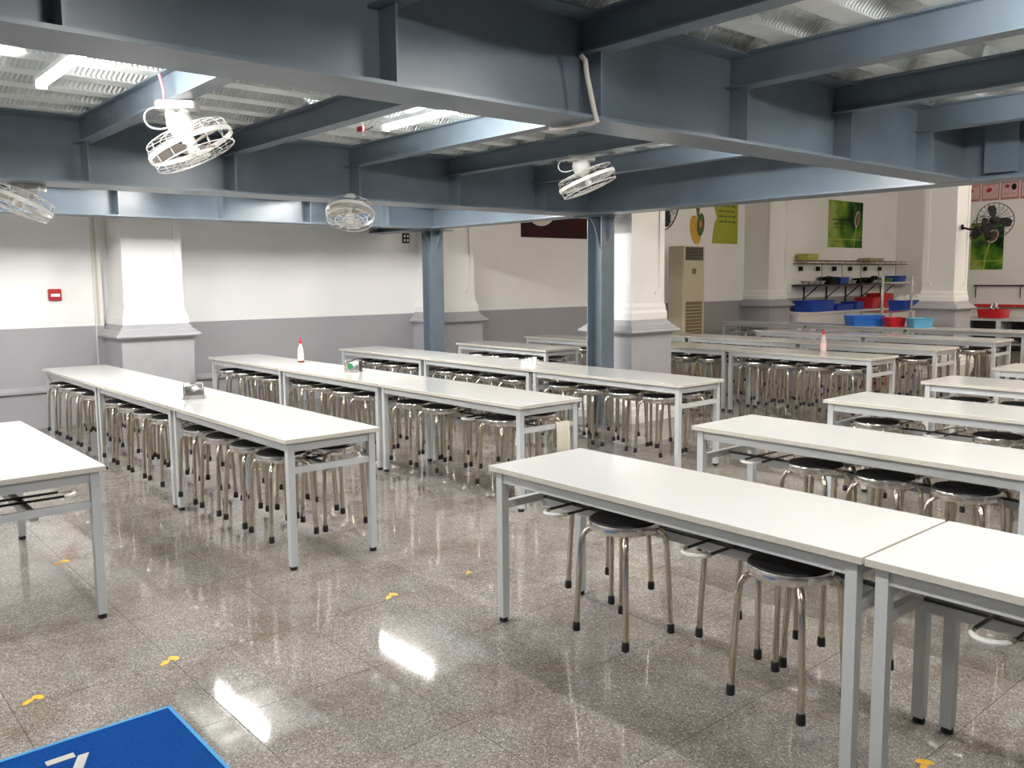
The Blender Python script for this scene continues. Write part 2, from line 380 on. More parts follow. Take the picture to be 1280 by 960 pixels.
# ------------------------------------------------------------------ plaster columns
def column(cx, cy, hp, hs, label, embed=None, hx=None, top=HZ - .003):
    """square plaster column: hp plinth half width, hs shaft half width; embed = wall x for a pilaster"""
    t = thing('plaster_pilaster' if embed is not None else 'plaster_column', label, 'pilaster' if embed is not None else 'column', (cx, cy, 0))
    def loop(h, z):
        if embed is not None: return [(embed - cx, -h, z), (h - hp, -h, z), (h - hp, h, z), (embed - cx, h, z)]
        return [(-h, -h, z), (h, -h, z), (h, h, z), (-h, h, z)]
    def lf(name, prof, mt): return MB().loft([loop(h, z) for h, z in prof]).build(name, mt, t)
    lf('base_moulding', [(hp + .07, 0), (hp + .07, .09), (hp + .055, .10), (hp + .055, .16), (hp + .03, .18), (hp + .03, .23), (hp, .26)], 'white' if embed is None else 'dado')
    lf('plinth', [(hp, .26), (hp, .975)], 'dado')
    lf('cap_moulding', [(hp + .02, .975), (hp + .02, .99), (hp + .065, 1.0), (hp + .075, 1.015), (hp + .065, 1.035), (hp + .04, 1.05), (hp + .02, 1.075), (hp, 1.085), (hp - .005, 1.10), (hp - .04, 1.145)], 'dado')
    hb = hp - .035
    b = MB().loft([loop(h, z) for h, z in [(hb, 1.145), (hb, 1.22), (hb - .012, 1.25), (hs + .012, 1.29), (hs, 1.33), (hs - .014, 1.34), (hs - .014, top)]])
    # raised borders round the recessed face panels
    e = .014; wv = .085
    def faceframe(pt):   # pt(u, d, z): u along the face, d depth outwards
        def bar(u0, u1, z0, z1):
            L = [[pt(u0, -.004, z0), pt(u1, -.004, z0), pt(u1, -.004, z1), pt(u0, -.004, z1)], [pt(u0, e, z0), pt(u1, e, z0), pt(u1, e, z1), pt(u0, e, z1)]]
            b.loft(L)
        bar(-hs, -hs + wv, 1.33, top); bar(hs - wv, hs, 1.33, top); bar(-hs + wv, hs - wv, 1.33, 1.42)
        for s in (-1, 1):
            p = [(s * (hs - wv), 1.42), (s * (hs - wv - .07), 1.42), (s * (hs - wv - .065), 1.455), (s * (hs - wv - .03), 1.49), (s * (hs - wv), 1.50)]
            b.loft([[pt(u, -.004, z) for u, z in p], [pt(u, e, z) for u, z in p]])
    fx = hs - hp if embed is not None else hs
    faceframe(lambda u, d, z: (fx - e + d, u, z))
    if embed is None:
        kk = (hs - .0182) / hs
        for sg in (-1, 1): faceframe(lambda u, d, z, sg=sg: (u * kk, sg * (hs - e + d), z))
        faceframe(lambda u, d, z: (-hs + e - d, u, z))
    b.build('shaft', 'white', t)
    return t
column(-6.67, 7.56, .345, .285, 'white plaster column on grey plinth right behind the steel post')
column(-6.80, 16.36, .345, .285, 'white plaster column carrying the black fan in the far hall')
column(-10.0, 3.34, .40, .33, 'white wall pilaster on grey plinth behind the near table rows', embed=WX + .003, top=2.718)
column(-10.0, 7.665, .395, .315, 'white wall pilaster beside the steel post and maroon picture', embed=WX + .003)
column(-10.0, 16.06, .40, .34, 'far white wall pilaster between lime print and dish shelves', embed=WX + .003)
o = MB().box(WX - .01, WX + .06, 2.86, 2.94, 0, HZ).build('trim_1', 'white'); struct(o)
MB().box(WX + .059, WX + .064, 2.868, 2.90, 1.13, HZ - .1).build('paint_stripe', 'beige', o)
MB().box(WX + .058, WX + .063, 2.86, 2.94, 0.0, 1.125).build('dado_face', 'dado', o)

# ------------------------------------------------------------------ lamps
def lamp(x, y, z, label, glow='lamp', L=1.2, hang=2.722):
    t = thing('tube_lamp', label, 'lamp', (x, y, z), 0, 'tube lamps' if glow != 'hallfill' else 'added hall fill lamps')
    MB().rr(0, 0, [(0, .012), (0, .035), (.006, .042)], L / 2, .024, .008).build('housing', 'lampw', t)
    MB().prism([(.021 * math.cos(a), .012 - .034 * math.sin(a)) for a in [math.pi * k / 8 for k in range(9)]], 'x', -L / 2 + .02, L / 2 - .02, sm=True).build('tube', glow, t)
    for s in (-1, 1):
        MB().box(s * (L / 2) - .02, s * (L / 2) + .02, -.025, .025, -.024, .03).build('end_cap', 'lampw', t)
        if hang - z > .05: MB().tube([(s * .45, 0, .04), (s * .45, 0, hang - z)], .002, 5).build('hanging_wire', 'lampw', t)
BX = [(-.70, 'in the bay over the camera'), (-4.27, 'behind the nearest beam'), (-7.89, 'behind the fan beam')]
BY = [(-.93, 'behind the camera'), (1.12, 'near the left fans'), (3.13, 'in the middle bay'), (5.03, 'close to the edge beam')]
for x, bn in BX:
    for y, yn in BY:
        if y < 0 and x > -2: continue
        yy = y + (.12 if x < -7 and y > 3 else 0)
        lamp(x + (-.30 if x > -2 and y > 5 else 0) + (.86 if x < -4 and x > -5 and y > 5 else 0), yy, 2.60, 'glowing white tube lamp %s, %s' % (bn, yn), 'lamp_w' if x < -7 else 'lamp')
for k, (x, y) in enumerate([(-2.0, 9.3), (-2.6, 13.0), (-3.6, 17.5), (1.5, 11.0), (1.5, 16.0)]):  # lamps added out of view to brighten the hall walls and column
    lamp(x, y, 4.6, 'added unseen warm fill lamp under the high hall ceiling, number %s from the mezzanine' % ORD[k], 'hallfill', 1.5, HZ)
tw = thing('red_wire_tie', 'red wire connector hanging beside the middle tube lamp', 'wire', (-4.98, 3.02, 2.60))
MB().tube([(0, 0, .2), (.005, .01, .05), (-.01, .02, 0)], .003, 5).build('wire', 'sleeve', tw)
MB().rr(0, 0, [(0, -.02), (0, .01)], .035, .012, .005).build('connector', 'dred', tw)
MB().tube([(0, 0, 0), (.05, .02, -.015), (.1, .03, .0)], .004, 5).build('lead', 'rubber', tw)
tw = tag(MB().tube([(B1 + .10, 2.63, ZT - .19), (B1 + .115, 2.64, ZT - .21), (B1 + .115, 2.65, 2.45), (B1 + .128, 2.68, ZB + .03), (B1 + .135, 2.69, ZB - .012), (B1 + .10, 2.69, ZB - .014), (B1 - .12, 2.66, ZB - .014)], .011, 8).build('conduit_pipe', 'conduit'), 'thin cream conduit bent down and round the nearest beam', 'conduit')

# ------------------------------------------------------------------ orbit fans
def orbit_fan(mount, axis, drop, R, label, cord=None):
    t = thing('orbit_fan', label, 'fan', mount, 0, 'white orbit fans under the steel beams')
    r_ = RT.copy(); r_.z = 0; r_.normalize(); f_ = Vector((-r_.y, r_.x, 0))
    rotz = Matrix.Rotation(math.atan2(r_.y, r_.x), 4, 'Z')
    MB().rr(0, 0, [(0, -.045), (0, -.012), (.008, 0)], .105, .05, .02).xf(rotz).build('mount', 'fanw', t)
    c = Vector(drop); a = Vector(axis).normalized()
    q = Vector((0, 0, -1)).rotation_difference(a).to_matrix().to_4x4(); q.translation = c
    p0 = Vector((0, 0, -.04)); back = c - a * .115
    b = MB()
    for s in (-1, 1):
        o_ = r_ * (.030 * s)
        b.tube([p0 + o_ * 1.35, p0 + o_ * 1.2 + Vector((0, 0, -.04)), back + o_ * 1.1], [.026, .03, .024], 10)
    b.build('bracket', 'fanw', t)
    MB().lathe([(.012, .175), (.05, .17), (.066, .15), (.068, .105), (.056, .075), (.03, .045)], 18).xf(q).build('motor', 'fanw', t)
    g = MB(); g.lathe([(R, -.012), (R + .004, -.012), (R + .004, .014), (R, .014)], 40, closed=True, caps=(False, False))
    for rr_, z in ((R * .95, .062), (R * .6, .074), (R * .95, -.058), (R * .6, -.070), (R * .3, -.074)):
        g.ring(rr_, .0028, z, 36, 5)
    for k in range(14):
        an = 2 * math.pi * k / 14; cs, sn = math.cos(an), math.sin(an)
        g.tube([(x * cs, x * sn, z) for x, z in ((.045, .076), (R * .6, .074), (R * .95, .062), (R, 0), (R * .95, -.058), (R * .6, -.070), (.03, -.075))], .0019, 4)
    g.build('guard', 'fanw', t).data.transform(q)
    hub = MB().lathe([(.001, -.04), (.03, -.037), (.034, -.02), (.034, .04), (.001, .045)], 16).xf(q).build('hub', 'fanw', t)
    MB().lathe([(.001, -.080), (.032, -.078), (.032, -.072), (.001, -.070)], 16).xf(q).build('badge', 'fanw', t)
    for k in range(3):
        an = 2 * math.pi * k / 3 + .4; L = []
        for x, wd, tw_ in ((.03, .03, .5), (.08, .065, .45), (.14, .095, .35), (R * .9, .075, .25)):
            row = []
            for s, zt in ((-1, 0), (1, 0), (1, .003), (-1, .003)):
                u = s * wd; row.append((x, u * math.cos(tw_), u * math.sin(tw_) * .55 + zt))
            L.append(row)
        MB().loft(L, 0, True).xf(q @ Matrix.Rotation(an, 4, 'Z')).build('blade', 'blade', t)
    if cord:
        cp = [p0 - r_ * .095 + Vector((0, 0, .005)), p0 - r_ * .22 + Vector((0, 0, .03)), p0 - r_ * .21 + Vector((0, 0, -.16)), back - r_ * .03]
        MB().tube([cp[0] * (1 - u) ** 3 + cp[1] * 3 * u * (1 - u) ** 2 + cp[2] * 3 * u * u * (1 - u) + cp[3] * u ** 3 for u in [i / 14 for i in range(15)]], .0045, 6).build('cord', 'fanw', t)
        vq = (CAM - Vector(mount)).normalized(); sk = Vector((0, 0, 1)).rotation_difference(vq).to_matrix().to_4x4()
        sk.translation = p0 * .5 + back * .5 + r_ * .028 + vq * .034
        MB().lathe([(.001, 0), (.011, 0), (.011, .002), (.001, .002)], 12).xf(sk).build('sticker', 'yellow', t)
    return t
def camdir(mount, r, u, tc):
    v = (Vector(mount) - CAM).normalized(); x = v.cross(Vector((0, 0, 1))).normalized(); return x * r + x.cross(v) * u - v * tc
orbit_fan((-4.66, 1.717, 2.5595), camdir((-4.66, 1.717, 2.5595), .40, -.88, .27), RT * .075 + UP * -.235, .222, 'large white orbit fan with pink cord hanging from the joist, upper left', True)
orbit_fan((-4.78, 4.857, 2.5595), camdir((-4.78, 4.857, 2.5595), .37, -.92, .14), RT * .045 + UP * -.20, .225, 'white orbit fan hanging left of the plaster column top', True)
orbit_fan((-6.45, 3.80, ZB - .0005), camdir((-6.45, 3.80, ZB - .0005), -.08, -.84, .52), UP * -.115 - FW * .05, .20, 'small white orbit fan facing the camera under the fan beam')
orbit_fan((-6.60, 1.40, ZB - .0005), camdir((-6.60, 1.40, ZB - .0005), -.42, -.90, .12), RT * -.06 + UP * -.115, .215, 'white orbit fan cut by the left picture edge')
pc = tag(MB().tube([(-4.74, 1.66, 2.70), (-4.70, 1.655, 2.66), (-4.67, 1.655, 2.60), (-4.69, 1.66, 2.555)], .008, 7).build('power_cord', 'pink'), 'pink power cord above the upper left orbit fan', 'cord')

# ------------------------------------------------------------------ tables
TL, TW, TH = 1.812, .607, .75
def table_proto():
    t = link('canteen_table', None)
    b = MB(); b.rr(0, 0, [(.0015, TH - .025), (0, TH - .0235), (0, TH - .0015), (.0015, TH)], TL / 2, TW / 2, .003, 0, 2, False)
    for i, f in enumerate(b.f):
        zs = [b.v[k][2] for k in f]
        b.mi[i] = 0 if min(zs) > TH - .001 else 1
    b.build('tabletop', ['top', 'edge'], t)
    lx, ly = TL / 2 - .045, TW / 2 - .045
    leg = MB().box(-.02, .02, -.02, .02, .022, TH - .025).mesh('leg', 'frame')
    foot = MB().lathe([(.019, 0), (.022, .004), (.020, .012), (.022, .0225)], 12).mesh('levelling_foot', 'rubber')
    for sx in (-1, 1):
        for sy in (-1, 1):
            l_ = link('leg', leg, t, (sx * lx, sy * ly, 0)); link('levelling_foot', foot, l_)
    for sy in (-1, 1):
        MB().box(-lx + .02, lx - .02, sy * ly - .012, sy * ly + .012 + .008 * 0, TH - .078, TH - .025).build('side_rail', 'frame', t)
    for sx in (-1, 1):
        MB().box(sx * lx - .012, sx * lx + .012, -ly + .02, ly - .02, TH - .078, TH - .025).build('end_rail', 'frame', t)
        MB().box(sx * lx - .015, sx * lx + .015, -ly + .02, ly - .02, .547, .582).build('lower_rail', 'frame', t)
    MB().box(-lx + .015, lx - .015, -.016, .016, .522, .5575).build('stretcher', 'frame', t)
    MB().box(-lx + .015, lx - .015, -.013, .013, .5575, .5665).build('top_strip', 'rod', t)  # black strip along the top of the stretcher
    return t
def hook_meshes():
    zt = .5715; w_ = .056; e = .175; tip = .235
    rod = MB()
    for s in (-1, 1): rod.tube([(s * w_, -e, zt), (s * w_, e, zt)], .0065, 8)
    rm = rod.mesh('stool_hook', 'rod')
    arc = MB().tube([(w_ * math.cos(a) if True else 0, e + (tip - e) * math.sin(a), zt) for a in [math.pi * k / 10 for k in range(11)]], .0095, 8)
    return rm, arc.mesh('sleeve', 'sleeve')
proto = table_proto(); HR, HS = hook_meshes()
first = [True]; HOOKED = []
def place_table(x0, y0, label, hooks=True, group='white canteen tables'):
    if first[0]: t = proto; first[0] = False
    else: t = copy_tree(proto)
    t.location = (x0 + .0045 + TL / 2, y0 + TW / 2, 0); tag(t, label, 'table', group)
    if hooks: HOOKED.append(t)
    return t
TPI = 1.8212
ROWS = {
    'L0': (-6.125, .557, 1, 'at the left picture edge'),
    'A': (-9.774, 2.086, 3, 'in the row with the plain napkin box'),
    'B': (-9.822, 3.832, 3, 'in the row with the sauce bottle'),
    'C': (-9.785, 5.518, 3, 'in the row just before the steel posts'),
    'D': (-9.44, 7.13, 1, ''),
    'E': (-9.765, 8.68, 3, 'in the row with the red-capped water bottle'),
    'F': (-9.765, 10.26, 3, 'in the second row behind the plaster column'),
    'G': (-7.963, 12.06, 2, 'in the third row behind the plaster column'),
    'H': (-10.15, 14.2, 4, 'in the farthest row with the basins'),
    'R1': (-3.063, 2.491, 2, 'in the front right row'),
    'R2': (-3.085, 4.044, 2, 'in the second row on the right'),
    'R3': (-3.115, 5.575, 2, 'in the third row on the right'),
    'R4': (-3.114, 7.112, 2, 'in the fourth row on the right'),
    'R5': (-3.118, 8.596, 2, 'in the fifth row on the right'),
}
for r, (x0, y0, n, desc) in ROWS.items():
    for k in range(n):
        if r == 'L0': lab = 'white canteen table cut off by the left picture edge'
        elif r == 'D': lab = 'short single white table between the steel post and the plaster column'
        elif r[0] == 'R': lab = 'white canteen table %s, %s' % (desc, ['aisle end', 'at the picture edge'][k])
        else: lab = 'white canteen table %s, %s' % (desc, ['at the wall end', 'at the aisle end'][k] if n == 2 else ['at the wall end', 'in the middle', 'at the aisle end', 'beyond the column'][k])
        place_table(x0 + k * TPI, y0, lab, hooks=True)

# ------------------------------------------------------------------ stools
def stool_proto():            # local z = 0 at the rubber feet
    t = link('round_stool', None)
    MB().lathe([(.001, .474), (.138, .474), (.1415, .484), (.136, .492), (.09, .495), (.001, .4955)], 28).build('seat_pad', 'seat', t)
    MB().lathe([(.138, .447), (.1445, .449), (.147, .455), (.147, .480), (.1445, .487), (.142, .484), (.142, .472), (.02, .468), (.02, .460), (.138, .460)], 28, closed=True, caps=(False, False)).build('rim', 'rim', t)
    lg = MB(); pts = [(.118, .452), (.135, .446), (.158, .432), (.172, .408), (.178, .37), (.185, .25), (.192, .13), (.197, .03)]
    lg.tube([(x, 0, z) for x, z in pts], .0122, 9)
    lm = lg.mesh('leg', 'chrome')
    fm = MB().lathe([(.0145, 0), (.0165, .004), (.0155, .03), (.0135, .039), (.011, .041)], 10, (.1975, 0, 0)).mesh('rubber_foot', 'rubber')
    for k in range(4):
        l_ = link('leg', lm, t, (0, 0, 0), (0, 0, math.pi / 4 + k * math.pi / 2)); link('rubber_foot', fm, l_)
    return t
HANG = .5784 - .4468        # rims rest on the hook rods, feet clear of the floor
sp = stool_proto(); sfirst = [True]
def place_stool(x, y, label, rot=0, group='black-topped steel stools'):
    if sfirst[0]: t = sp; sfirst[0] = False
    else: t = copy_tree(sp)
    t.location = (x, y, HANG); t.rotation_euler = (0, 0, rot); tag(t, label, 'stool', group)
SLOT = (.33, .715, 1.10, 1.485)
ALL = (0, 1, 2, 3)
SEAT = {  # row: words, near-side slots per table, far-side slots per table
    'A': ('row with the plain napkin box', [ALL, ALL, ALL], [ALL, ALL, ALL]),
    'B': ('row with the sauce bottle', [ALL, ALL, (0, 1, 3)], [ALL, ALL, ALL]),
    'C': ('row before the steel posts', [ALL, ALL, ALL], [ALL, ALL, ALL]),
    'D': ('short single table', [ALL], [(1, 2, 3)]),
    'E': ('row with the red-capped bottle', [(2, 3), ALL, ALL], [(), ALL, ALL]),
    'F': ('second row behind the column', [(), ALL, ALL], [(), (), ALL]),
    'G': ('third row behind the column', [ALL, ALL], [(), ALL]),
    'H': ('farthest row', [(1, 2), (), (), ALL], [(), (), (), ()]),
    'R1': ('front right row', [(1, 3), ()], [(0, 2, 3), ()]),
    'R2': ('second row on the right', [(1, 2, 3), ()], [(1, 2, 3), ()]),
    'R3': ('third row on the right', [(0, 2), ()], [(0, 3), ()]),
    'R4': ('fourth row on the right', [(0, 1), ()], [(), ()]),
}
for r, (words, near, far) in SEAT.items():
    x0, y0 = ROWS[r][:2]; fr = 'aisle' if r[0] == 'R' else 'wall'
    for side, per_table, dy in (('near', near, -.163), ('far', far, .163)):
        n_ = 0
        for k, slots in enumerate(per_table):
            for q in slots:
                place_stool(x0 + k * TPI + .0045 + SLOT[q] + random.uniform(-.004, .004), y0 + TW / 2 + dy + (random.uniform(-.004, .012) if dy > 0 else random.uniform(-.012, .004)),
                            'black-topped steel stool hung %s from the %s, %s side, %s' % (ORD[n_], fr, side, words), random.uniform(-.02, .02))
                n_ += 1

for t in HOOKED:
    for ox in SLOT:
        h_ = link('stool_hook', HR, t, (ox - TL / 2, 0, 0))
        for s in (0, math.pi): link('sleeve', HS, h_, (0, 0, 0), (0, 0, s))

# ------------------------------------------------------------------ things on the tables
def napkin_box(x, y, rz, label, green=False):
    t = thing('napkin_dispenser', label, 'napkin box', (x, y, TH), rz)
    MB().rr(0, 0, [(0, 0), (0, .003), (.012, .004), (.012, .004)], .072, .062, .006).build('base', 'rim', t)
    MB().rr(0, 0, [(0, .0042), (0, .082), (.004, .088)], .058, .05, .006).build('body', 'rim', t)
    MB().lathe([(.001, .0885), (.019, .0885), (.019, .0895), (.001, .0895)], 16).build('slot', 'black', t)
    for s in (-1, 1): MB().box(s * .0585 - .0012, s * .0585 + .0012, -.048, .048, .008, .08).build('side_plate', 'rod', t)
    t.scale = (1.2, 1.2, 1.25)
    if green:
        MB().lathe([(.001, 0), (.024, 0), (.024, .002), (.001, .002)], 16).xf(Matrix.Translation((-.012, -.0505, .045)) @ Matrix.Rotation(math.pi / 2, 4, 'X')).build('label_disc', 'labelg', t)
napkin_box(-6.42, 2.38, math.radians(72), 'plain stainless napkin dispenser on the near left table row')
napkin_box(-7.18, 4.20, math.radians(45), 'stainless napkin dispenser with round green label on the sauce bottle row', True)
def bottle(x, y, label, tall, clear):
    t = thing('sauce_bottle' if not clear else 'water_bottle', label, 'bottle', (x, y, TH))
    k = tall / .25
    MB().lathe([(.001, 0), (.030, 0), (.032, .01 * k), (.032, .13 * k), (.026, .155 * k), (.013, .19 * k), (.012, .205 * k), (.001, .206 * k)], 16).build('body', 'glass', t)
    MB().lathe([(.0326, .025 * k), (.0335, .026 * k), (.0335, .10 * k), (.0326, .101 * k)], 16, closed=True, caps=(False, False)).build('label', 'label', t)
    if not clear:
        MB().lathe([(.0335, .005 * k), (.0345, .006 * k), (.0345, .022 * k), (.0335, .023 * k)], 16, closed=True, caps=(False, False)).build('bottom_band', 'soup', t)
    MB().lathe([(.001, .205 * k), (.016, .205 * k), (.016, .235 * k), (.008, .24 * k), (.006, .26 * k), (.001, .262 * k)], 12).build('cap', 'red', t)
bottle(-8.385, 4.27, 'sauce bottle with red nozzle cap standing on a left table row', .25, False)
bottle(-5.13, 9.17, 'clear water bottle with red cap and pale label on a back row', .24, True)
tt = MB()
for k in range(4):
    tt.sq([(.018, 0), (.024, .012), (.012, .03), (.02, .045 + .01 * k)], .05 * k - .08 + random.uniform(-.01, .01), random.uniform(-.02, .02), 0, 1, .7)
tag(tt.build('crumpled_tissue', 'paper', None, (-6.50, 5.86, TH)), 'crumpled white tissue lying on the row before the steel posts', 'tissue')
# rag over the lower rail of the sauce-bottle row
rg = MB(); P = []
xe = -9.822 + 3 * TPI - .0045 - .045
prof = [(-.02, .42), (-.021, .50), (-.019, .577), (-.008, .588), (.012, .588), (.0205, .577), (.026, .50), (.028, .40), (.026, .345)]
L = []
for i in range(9):
    u = i / 8; y = 4.20 + .13 * u; wob = .004 * math.sin(u * 9)
    L.append([(xe + x + (wob if z < .55 else 0) * (1 if x > 0 else -1), y, z + .012 * math.sin(u * 5 + 1) * (z < .45)) for x, z in prof])
vs = [p for l in L for p in l]; n = len(prof)
rg.add(vs, [(i * n + j, (i + 1) * n + j, (i + 1) * n + j + 1, i * n + j + 1) for i in range(8) for j in range(n - 1)], 0, True)
ro = rg.build('cleaning_rag', 'cloth'); md = ro.modifiers.new('t', 'SOLIDIFY'); md.thickness = .003; md.offset = 1
tag(ro, 'beige cleaning rag hung over the end rail of the sauce bottle row', 'rag')

# ------------------------------------------------------------------ floor: mat, yellow marks
mt = thing('door_mat', 'blue pile door mat with lighter edge at the lower left', 'mat', (-2.45, .40, 0))
MB().rr(0, 0, [(0, .001), (0, .010), (.002, .012)], .76, .635, .004, 0, 2, False).build('pile', 'mat', mt)
MB().box(.0 - .77, -.755, -.645, .645, .0005, .0135).build('edge_strip', 'matedge', mt)
MB().box(-.755, .77, .632, .645, .0005, .0135).build('edge_strip', 'matedge', mt)
MB().box(.755, .77, -.645, .632, .0005, .0135).build('edge_strip', 'matedge', mt)
MB().box(-.755, .755, -.645, -.632, .0005, .0135).build('edge_strip', 'matedge', mt)
MB().prism([(-.655, .19), (-.655, .278), (-.622, .278), (-.622, .19)], 'z', .0125, .0145).build('letter_stroke', 'matletter', mt)
MB().prism([(-.622, .285), (-.622, .32), (-.36, .20), (-.36, .16)], 'z', .0125, .0146).build('letter_stroke', 'matletter', mt)
ym = [(-3.651, .666, .9), (-3.645, 1.189, 1.), (-3.649, 2.311, .95), (-3.658, 2.823, .5), (-5.40, 1.182, 1.), (-1.15, 2.774, 1.0), (-6.97, 3.09, .8)]
yl = ['beyond the blue mat', 'right of the left picture edge table', 'in the middle of the aisle', 'smallest, left of the front right table leg', 'under the left edge table', 'under the front right tables', 'beneath the plain napkin box row']
for (x, y, s), wd in zip(ym, yl):
    s *= .85
    b = MB(); n = 14
    def blob(cx, cy, rx, ry, rot):
        p = []
        for k in range(n):
            a = 2 * math.pi * k / n; q = 1 + random.uniform(-.12, .12)
            u, v_ = rx * q * math.cos(a), ry * q * math.sin(a)
            p.append((cx + u * math.cos(rot) - v_ * math.sin(rot), cy + u * math.sin(rot) + v_ * math.cos(rot)))
        b.prism(p, 'z', .0002, .0012 + .0003 * len(b.v) / 30)
    blob(-.012 * s, .03 * s, .033 * s, .022 * s, .5); blob(.012 * s, -.022 * s, .036 * s, .016 * s, -.9)
    tag(b.build('floor_mark', 'yellow', None, (x, y, 0)), 'worn yellow tape mark on the floor, %s' % wd, 'floor mark', 'yellow floor marks')

# ------------------------------------------------------------------ on the left wall
t = thing('fire_alarm', 'red fire alarm box on the white wall, far left', 'fire alarm', (WX, 2.453, 1.488))
MB().rr(0, 0, [(0, 0), (0, .035), (.008, .045)], .065, .065, .01).xf(Matrix.Rotation(math.pi / 2, 4, 'Y')).build('housing', 'dred', t)
MB().box(.045, .052, -.045, .045, -.02, .012).build('glass_plate', 'paper', t)
MB().box(.045, .058, -.035, .03, .03, .045).build('lever', 'red', t)
t = thing('wall_socket_sign', 'small black and white plate on the wall left of steel post', 'sign', (WX, 7.175, 2.225))
MB().box(0, .012, -.06, .06, -.07, .07).build('plate', 'black', t)
for (y, z) in ((-.025, .03), (.03, .03), (-.025, -.03), (.03, -.03)):
    MB().box(.012, .014, y - .015, y + .015, z - .018, z + .018).build('symbol', 'paper', t)
def poster(name, label, y0, y1, z0, z1, m_, x=None):
    t = thing(name, label, 'poster', (WX, (y0 + y1) / 2, z0))
    MB().box(.001, .008, -(y1 - y0) / 2, (y1 - y0) / 2, 0, z1 - z0).build('print', m_, t)
    return t
def ell(t, cy, cz, ry, rz_, m_, name, x0=.008, x1=.010, n=24, rot=0):
    p = []
    for k in range(n):
        a = 2 * math.pi * k / n; u, v_ = ry * math.cos(a), rz_ * math.sin(a)
        p.append((cy + u * math.cos(rot) - v_ * math.sin(rot), cz + u * math.sin(rot) + v_ * math.cos(rot)))
    return MB().prism(p, 'x', x0, x1).build(name, m_, t)
def scrawl(t, y0, y1, z, hgt, m_='ink', x=.009, seed=1, name='text_line', r=.006):
    rnd = random.Random(seed); b = MB(); y = y0
    while y < y1 - .05:
        wl_ = rnd.uniform(.07, .16); e = min(y + wl_, y1); pts = []; k = max(4, int((e - y) / .012))
        for i in range(k + 1): pts.append((x, y + (e - y) * i / k, z + hgt * (.5 if i % 2 else -.35) * rnd.uniform(.4, 1)))
        b.tube(pts, r, 4); y = e + .035
    b.build(name, m_, t)
t = poster('rice_bowl_picture', 'dark maroon picture with a bowl of rice, under the edge beam', 9.43, 11.06, 2.30, 3.25, 'maroon')
ell(t, -.37, .46, .33, .27, 'bowl', 'bowl_rim'); ell(t, -.40, .46, .27, .23, 'rice', 'rice', .010, .012)
t = thing('fruit_wall_cutout', 'yellow and green fruit cutout on wall above the air conditioner', 'wall art', (WX, 14.12, 2.30))
ell(t, -.07, .25, .17, .29, 'yel', 'yellow_fruit', .001, .006, 28, .25)
ell(t, .09, .36, .12, .23, 'leafp', 'green_fruit', .006, .009, 28, -.12); ell(t, .085, .37, .045, .075, 'orange', 'fruit_core', .009, .011)
MB().prism([(-.02, .5), (.02, .5), (.10, .85), (.06, .85), (.01, .66), (-.06, .85), (-.10, .85)], 'x', .002, .007).build('stem', 'stem', t)
t = thing('lime_wall_print', 'lime green wall print with four handwritten lines beside fruit cutout', 'poster', (WX, 15.03, 2.30))
cur = [(-.43 + .16 * math.sin(math.pi * k / 10) ** 1 * (1 if k < 10 else 1) * (k / 10 if k < 6 else 1 - .45 * (k - 6) / 4), .85 * k / 10) for k in range(11)]
MB().prism(cur + [(.44, .85), (.44, 0)], 'x', .001, .007).build('print', 'limep', t)
for k in range(4): scrawl(t, -.22, .36, .76 - .105 * k, .035, 'ink', .008, 3 + k)
t = poster('soup_wall_poster', 'green garden poster with a soup bowl above the dish shelves', 19.12, 20.76, 2.30, 3.41, 'greenp')
ell(t, .54, .70, .10, .20, 'bowl', 'bowl', .008, .010, 24, -.25); ell(t, .545, .70, .075, .165, 'soup', 'soup', .010, .012, 24, -.25)
MB().box(.008, .009, -.82, .82, .19, .205).build('ribbon', 'lime', t)
MB().tube([(.009, .50, .5), (.009, .43, .28), (.009, .42, .02)], .012, 4).build('stem', 'lime', t)
scrawl(t, -.62, .22, .66, .06, 'ink', .009, 21); scrawl(t, -.55, .18, .56, .04, 'ink', .009, 22); scrawl(t, -.55, .1, .47, .03, 'ink', .009, 23, r=.004)

# far wall prints
def backp(name, label, x0, x1, z0, z1, m_, cat='poster', grp=None):
    t = thing(name, label, cat, ((x0 + x1) / 2, YB, z0), -math.pi / 2, grp)
    hw = (x1 - x0) / 2
    MB().box(.001, .012, -hw, hw, 0, z1 - z0).build('print', m_, t)
    return t
t = backp('green_soup_poster', 'dark green poster on the far wall behind the black fans', -8.79, -8.05, 1.74, 2.87, 'greenp')
ell(t, .12, .80, .12, .17, 'bowl', 'bowl', .012, .014, 24, -.5); ell(t, .12, .80, .10, .14, 'soup', 'soup', .014, .016, 24, -.5)
MB().box(.012, .013, -.37, .37, .2, .215).build('ribbon', 'lime', t)
MB().tube([(.012, .06, .62), (.012, -.03, .3), (.012, -.05, .02)], .012, 4).build('stem', 'lime', t)
words = ['behind the column edge', 'with a red leaf picture', 'with a dark bowl and flower picture', 'cut by the right picture edge']
for k, (x0, x1) in enumerate(((-9.03, -8.63), (-8.60, -8.20), (-8.17, -7.77), (-7.74, -7.34))):
    t = backp('menu_board', 'pink framed menu board high on the far wall, %s' % words[k], x0, x1, 3.395, 3.80, 'pinkf', 'menu board', 'menu boards')
    MB().box(.012, .015, -.175, .175, .05, .38).build('sheet', 'pinkp', t)
    if k in (0, 1): ell(t, -.03, .25, .07, .05, 'berry', 'picture', .015, .017, 16, .5)
    else:
        ell(t, .09, .29, .055, .075, 'black', 'picture', .015, .017); ell(t, -.06, .31, .055, .04, 'berry', 'picture', .015, .017)
    scrawl(t, -.12, .12, .355 if k < 2 else .13, .02, 'ink', .016, 40 + k, r=.006)

